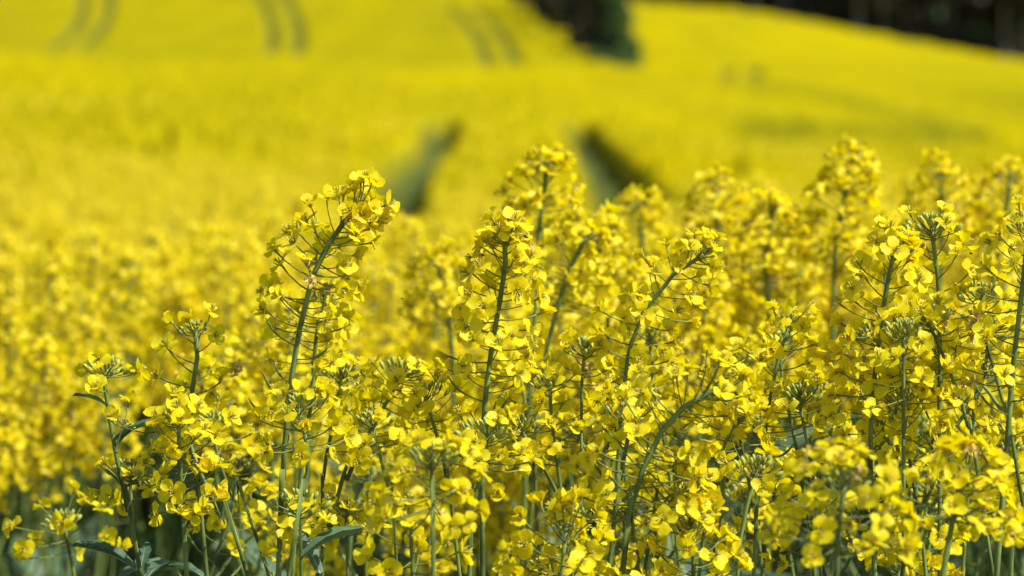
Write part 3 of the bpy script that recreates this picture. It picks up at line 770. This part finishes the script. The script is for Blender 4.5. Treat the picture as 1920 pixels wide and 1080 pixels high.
# --- blurred ones close to the camera
hero([ax([(1568, 1090), (1572, 1000), (1585, 900)], 1.86, lf=150, n=32, w0=14, w1=10, buds=1, spread=1.5)], 'strongly blurred flower head closest to the camera at lower right', 'blurred close head', rs=37, detail=1)
hero([ax([(1765, 1090), (1788, 980), (1812, 885)], 1.95, lf=150, n=34, w0=14, w1=11, buds=.6, spread=1.4)], 'blurred dense flower ball near the lower right corner', 'blurred dense ball', rs=38, detail=1)
hero([ax([(812, 1090), (812, 960), (808, 860)], 1.97, lf=150, n=20, w0=12, w1=9, buds=1.2, spread=1.3)], 'blurred loose head close to the camera left of the centre stem', 'blurred loose head', rs=39, detail=1)
hero([ax([(775, 1100), (772, 1040), (770, 985)], 2.03, lf=110, n=12, w0=9, w1=8, buds=0, spread=1.3, fs=1.1)], 'low group of big flowers at the bottom left of centre', 'low big flowers', rs=40, detail=2)
hero([ax([(1300, 1095), (1300, 1050), (1296, 985)], 2.08, lf=130, n=22, w0=9, w1=8, buds=1.1, spread=1.2)], 'low full head at the bottom under the thick arch', 'low full head', rs=41, detail=2)
hero([ax([(140, 1085), (128, 1020), (118, 975)], 2.45, lf=65, n=12, w0=9, w1=7, buds=1.1, spread=1.6)], 'small isolated flowers low in the green at far left', 'isolated far left flowers', rs=42, detail=1)
# --- blurred ones behind
for (pts_, d, lf, n, lab, sh) in [
    ([(985, 900), (1005, 560), (1012, 420), (1026, 300)], 2.75, 150, 34, 'tall blurred head behind the centre, before the dark track', 'tall blurred centre head'),
    ([(1000, 900), (1018, 700), (1042, 590), (1070, 500), (1100, 430)], 2.62, 150, 32, 'blurred leaning stalk behind the centre stem', 'blurred leaning stalk'),
    ([(1560, 900), (1563, 560), (1570, 440), (1600, 285)], 2.95, 230, 46, 'big blurred head standing highest at right', 'highest blurred right head'),
    ([(1745, 900), (1760, 560), (1765, 440), (1765, 315)], 3.1, 150, 34, 'blurred tall head behind the bud crowned right stalk', 'blurred head behind the crown'),
    ([(1860, 900), (1862, 560), (1880, 430), (1895, 320)], 3.1, 150, 34, 'blurred tall head near the right edge', 'blurred right edge head'),
    ([(1352, 900), (1350, 560), (1345, 440), (1342, 335)], 3.1, 140, 30, 'blurred tall head behind the bending stalk', 'blurred head behind bend'),
    ([(1440, 900), (1440, 560), (1435, 480), (1450, 380)], 2.95, 180, 36, 'blurred stout head left of the highest right one', 'blurred stout head'),
    ([(1215, 900), (1212, 560), (1205, 480), (1200, 375)], 3.2, 130, 28, 'blurred head over the right dark track', 'blurred head over track'),
    ([(1135, 900), (1140, 620), (1130, 520), (1120, 425)], 2.8, 150, 30, 'blurred full head right of the tall centre one', 'blurred full head'),
    ([(845, 900), (850, 700), (840, 600), (820, 480)], 2.95, 130, 30, 'blurred head left of the upright centre stalk', 'blurred head left of centre')]:
    pts_ = pts_[:-1] + [(pts_[-1][0], pts_[-1][1] + 14)]
    hero([ax(pts_, d, lf=lf, lp=lf, n=int(n * 1.4), w0=13, w1=9, buds=.8, spread=1.3, fs=1.1)], lab, sh, rs=int(pts_[0][0]), detail=1)

# --- beetles and flies
def insect(px, py, d, size, lab, az, wings=False):
    p = at(px, py, d); t = empty('beetle' if not wings else 'fly', p); tag(t, lab, 'beetle' if not wings else 'fly'); t.rotation_euler = (.2, .3, az)
    b = MB(); lathe(b, [(0, -1), (.38, -.8), (.5, -.2), (.46, .2), (.05, .45)], 8, 0); 
    mm = Matrix.Scale(size, 4) @ Matrix.Rotation(math.pi / 2, 4, 'Y')
    obj('body', b.mesh('body', [M_DARK]), t, mm)
    b = MB(); lathe(b, [(0, .4), (.3, .5), (.33, .72), (.05, .95)], 8, 0); obj('head', b.mesh('head', [M_DARK]), t, mm)
    for s in (-1, 1):
        for k in (-.4, 0, .35):
            b = MB(); tube(b, [(k, s * .3, -.2), (k * 1.3, s * .8, .1), (k * 1.7, s * 1.05, -.5)], .05, 4); obj('leg', b.mesh('leg', [M_DARK]), t, Matrix.Scale(size, 4))
        if wings:
            b = MB(); b.add([(0.2, s * .2, .3), (-.6, s * 1.2, .7), (-1.3, s * .9, .6), (-1.1, s * .3, .4)], [(0, 1, 2, 3)]); obj('wing', b.mesh('wing', [M_WING]), t, Matrix.Scale(size, 4))
insect(955, 412, 2.185, .0016, 'small dark beetle on top of the centre head', .3)
insect(986, 444, 2.17, .0018, 'small dark beetle on the right side of the centre head', -.9)
insect(906, 478, 2.17, .0016, 'small dark beetle on the left side of the centre head', -.6)
insect(547, 738, 2.11, .0017, 'dark beetle on the round head by the leaning stem', 1.2)
insect(1821, 475, 2.2, .0013, 'tiny dark beetle on the flower right of the bud crown', .1)
insect(755, 560, 2.25, .0009, 'tiny fly in the air between leaning and centre stalks', .8, True)
insect(878, 612, 2.17, .0011, 'tiny dark beetle on the lower left flower of the centre stalk', .5)

# --- filling plants around the listed ones: real plants, flower by flower
rf = random.Random(21)
used_labels = {}
def near_label(top, d):
    def pxy(v):
        s = v.y; return 960 + FPX * v.x / s, (CAM.z - v.z) / s * FPX
    a = pxy(top); best = sorted(HEROES, key=lambda h: (pxy(h[1])[0] - a[0]) ** 2 + .5 * (pxy(h[1])[1] - a[1]) ** 2)
    for h in best[:8]:
        b = pxy(h[1]); side = 'left of' if a[0] < b[0] else 'right of'
        lev = 'higher' if a[1] < b[1] - 25 else ('lower' if a[1] > b[1] + 25 else 'level')
        dep = 'behind and ' if d > h[1].y + .06 else ('in front and ' if d < h[1].y - .06 else 'just ')
        lab = 'rapeseed plant %s%s the %s, head %s' % (dep, side, h[0], lev)
        if len(lab.split()) <= 16 and lab not in used_labels:
            used_labels[lab] = 1; return lab
    return 'rapeseed plant with flowers among the crowded stems of the near row'

fills = []
for k in range(80):
    px = rf.uniform(440, 1960) if k < 13 else rf.uniform(980, 1960) if k < 62 else rf.uniform(-40, 520)
    if k >= 62: continue
    if 13 <= k < 22 or k % 3 == 2: continue
    if k >= 62: d = rf.uniform(2.55, 2.85); ty = rf.uniform(640, 740)
    elif px < 980: d = rf.uniform(2.2, 2.7); ty = rf.uniform(700, 1000)
    else: d = rf.uniform(2.15, 2.65); ty = rf.uniform(520, 1000) + (60 if px < 1200 else 0)
    if 1120 < px < 1380: d = max(d, 2.36)
    fills.append((px, d, ty))
for i, (px, d, ty) in enumerate(fills):
    ln = rf.uniform(-50, 50); hd = rf.uniform(90, 190) * 2.2 / d
    pts_ = [(px - ln * 2, ty + 420), (px - ln, ty + 200), (px - ln * .2, ty + 80), (px, ty)]
    A = [ax(pts_, d, lf=hd, lp=hd * rf.uniform(1, 1.9), w0=rf.uniform(8, 14), w1=7, n=int(hd * .11), buds=rf.uniform(.8, 1.4), spread=rf.uniform(1, 1.25))]
    if rf.random() < .5:
        s = rf.choice([-1, 1]); q = rf.uniform(60, 110)
        A.append(br([(px - ln, ty + 220), (px - ln + s * q * .5, ty + 150), (px + s * q * .8, ty + rf.uniform(60, 110))], d, d + rf.uniform(-.06, .06), lf=60, n=8, buds=1.1))
    t = at(px, ty, d)
    plant(A, near_label(t, d), detail=1, group=GRP, rs=1000 + i, low_leaves=3)

# --- plants further back: prototypes copied piece by piece
def proto(seed):
    r = random.Random(seed); root = empty('rapeseed_plant', (0, 0, 0))
    smb = MB(); lean = Vector((r.uniform(-.06, .06), r.uniform(-.06, .06), 0)); parts = []
    top = lean + Vector((0, 0, 1.25)); axes = [([Vector((0, 0, 0)), lean * .2 + Vector((0, 0, .6)), lean * .7 + Vector((0, 0, 1.0)), top], .003, .0013, r.uniform(.06, .11))]
    for k in range(r.randint(3, 5)):
        z0 = r.uniform(.75, 1.0); a = r.uniform(0, 6.28); l = r.uniform(.05, .12); z1 = r.uniform(1.17, 1.25)
        b = lean * z0 / 1.25 + Vector((0, 0, z0)); e = b + Vector((math.cos(a) * l, math.sin(a) * l, z1 - z0))
        axes.append(([b, b.lerp(e, .5) + Vector((math.cos(a), math.sin(a), 0)) * .015, e], .0018, .001, r.uniform(.035, .07)))
    for i, (P_, r0, r1, lf) in enumerate(axes):
        axis = resample(P_, .03); n = len(axis); b = MB()
        tube(b, axis, [r0 + (r1 - r0) * k / (n - 1) for k in range(n)], 5, STEM)
        fl, pods = raceme(axis, lf, lf * 1.5, 1.05, None, r)
        for p, d, l in pods: tube(b, [p, p + d * .018, p + d * .026 + Vector((0, 0, .006))], [.0005, .0004, .0002], 3, STALK, False)
        obj('stem' if i == 0 else 'branch', b.mesh('stem', FM), root)
        b = MB()
        for p, q, d in fl:
            b.addmb(LOW_MB[r.randrange(8)], Matrix.Translation(q) @ align(d, r.uniform(0, 6)) @ Matrix.Scale(r.uniform(.95, 1.15), 4)); tube(b, [p, q], .00045, 3, STALK, False)
        b.addmb(LOWBUD_MB[r.randrange(3)], Matrix.Translation(axis[-1]))
        obj('flower_cluster', b.mesh('flower_cluster', FM), root)
    for k in range(6):
        z = r.uniform(.55, 1.05); leaf_on(root, Vector((0, 0, 0)), lean * z / 1.25 + Vector((0, 0, z)), r.uniform(0, 6.28), r.uniform(.9, 1.8))
    return root
protos = [proto(700 + s) for s in range(8)]
LAB_MID = 'rapeseed plant in the softly blurred band of bloom behind the sharp front row'
for p_ in protos: tag(p_, LAB_MID, 'rapeseed plant', 'softly blurred rapeseed plants behind the front row')
rm = random.Random(31); mids = []
tries = 0
while len(mids) < 255 and tries < 9000:
    tries += 1
    d = math.sqrt(rm.uniform(2.75 ** 2, 5.35 ** 2)); x = rm.uniform(-1, 1) * (.137 * d + .12)
    if d < 3.2 and 960 + FPX * x / d < 450: continue
    if d < 4 and 960 + FPX * x / d < 520 and rm.random() < .55: continue
    if all((x - a) ** 2 + (d - b) ** 2 > .055 ** 2 for a, b in mids): mids.append((x, d))
def copy_tree(o, parent=None):
    c = o.copy(); COL.objects.link(c); c.parent = parent
    for ch in [q for q in kids[o]]: copy_tree(ch, c)
    return c
kids = {p_: [o for o in COL.objects if o.parent == p_] for p_ in protos}
for p_ in list(kids):
    for ch in kids[p_]: kids[ch] = []
for i, (x, d) in enumerate(mids):
    root = protos[i] if i < 8 else copy_tree(protos[i % 8])
    px = 960 + FPX * x / d
    third = 'left third' if px < 640 else ('middle' if px < 1280 else 'right third')
    tag(root, 'softly blurred rapeseed plant behind the sharp front stems in the %s of the photo' % third, 'rapeseed plant', 'blurred rapeseed plants in the %s' % third)
    hz = rm.gauss(-.005, .036) + (.05 if px > 1000 and d < 3.6 else 0) - (.045 if px < 560 else 0) - (.06 if 640 < px < 950 else 0) - (.04 if 1080 < px < 1230 and d > 3.6 else 0)
    hz = min(hz, .045); s = 1 + hz / 1.25
    root.location = (x, d, float(ground_z(x, d))); root.rotation_euler = (0, 0, rm.uniform(0, 6.28)); root.scale = (1, 1, s)

# --- a few big blue-green leaves that show at the lower left
def big_leaf(px, py, d, az, size, i, host):
    for sh, t, root in HEROES:
        if sh == host:
            return leaf_on(root, root.location.copy(), at(px, py, d), R(az), size, i)
big_leaf(256, 1068, 2.19, 170, .42, 1, 'bud tipped leftmost stalk')
big_leaf(262, 1080, 2.2, 80, .25, 2, 'bud tipped leftmost stalk')
big_leaf(275, 1085, 2.22, 60, .3, 3, 'slim sparse left stalk')
big_leaf(385, 1085, 2.26, 165, .4, 4, 'slim sparse left stalk')
big_leaf(640, 1010, 2.25, 200, .28, 5, 'small head right of leaning stem')
big_leaf(930, 1085, 2.2, 20, .28, 0, 'upright centre stalk')
big_leaf(222, 1090, 2.28, 30, .4, 3, 'bud tipped leftmost stalk')
big_leaf(600, 1075, 2.2, 140, .38, 2, 'low bud cluster')
print('objects', len(COL.objects))
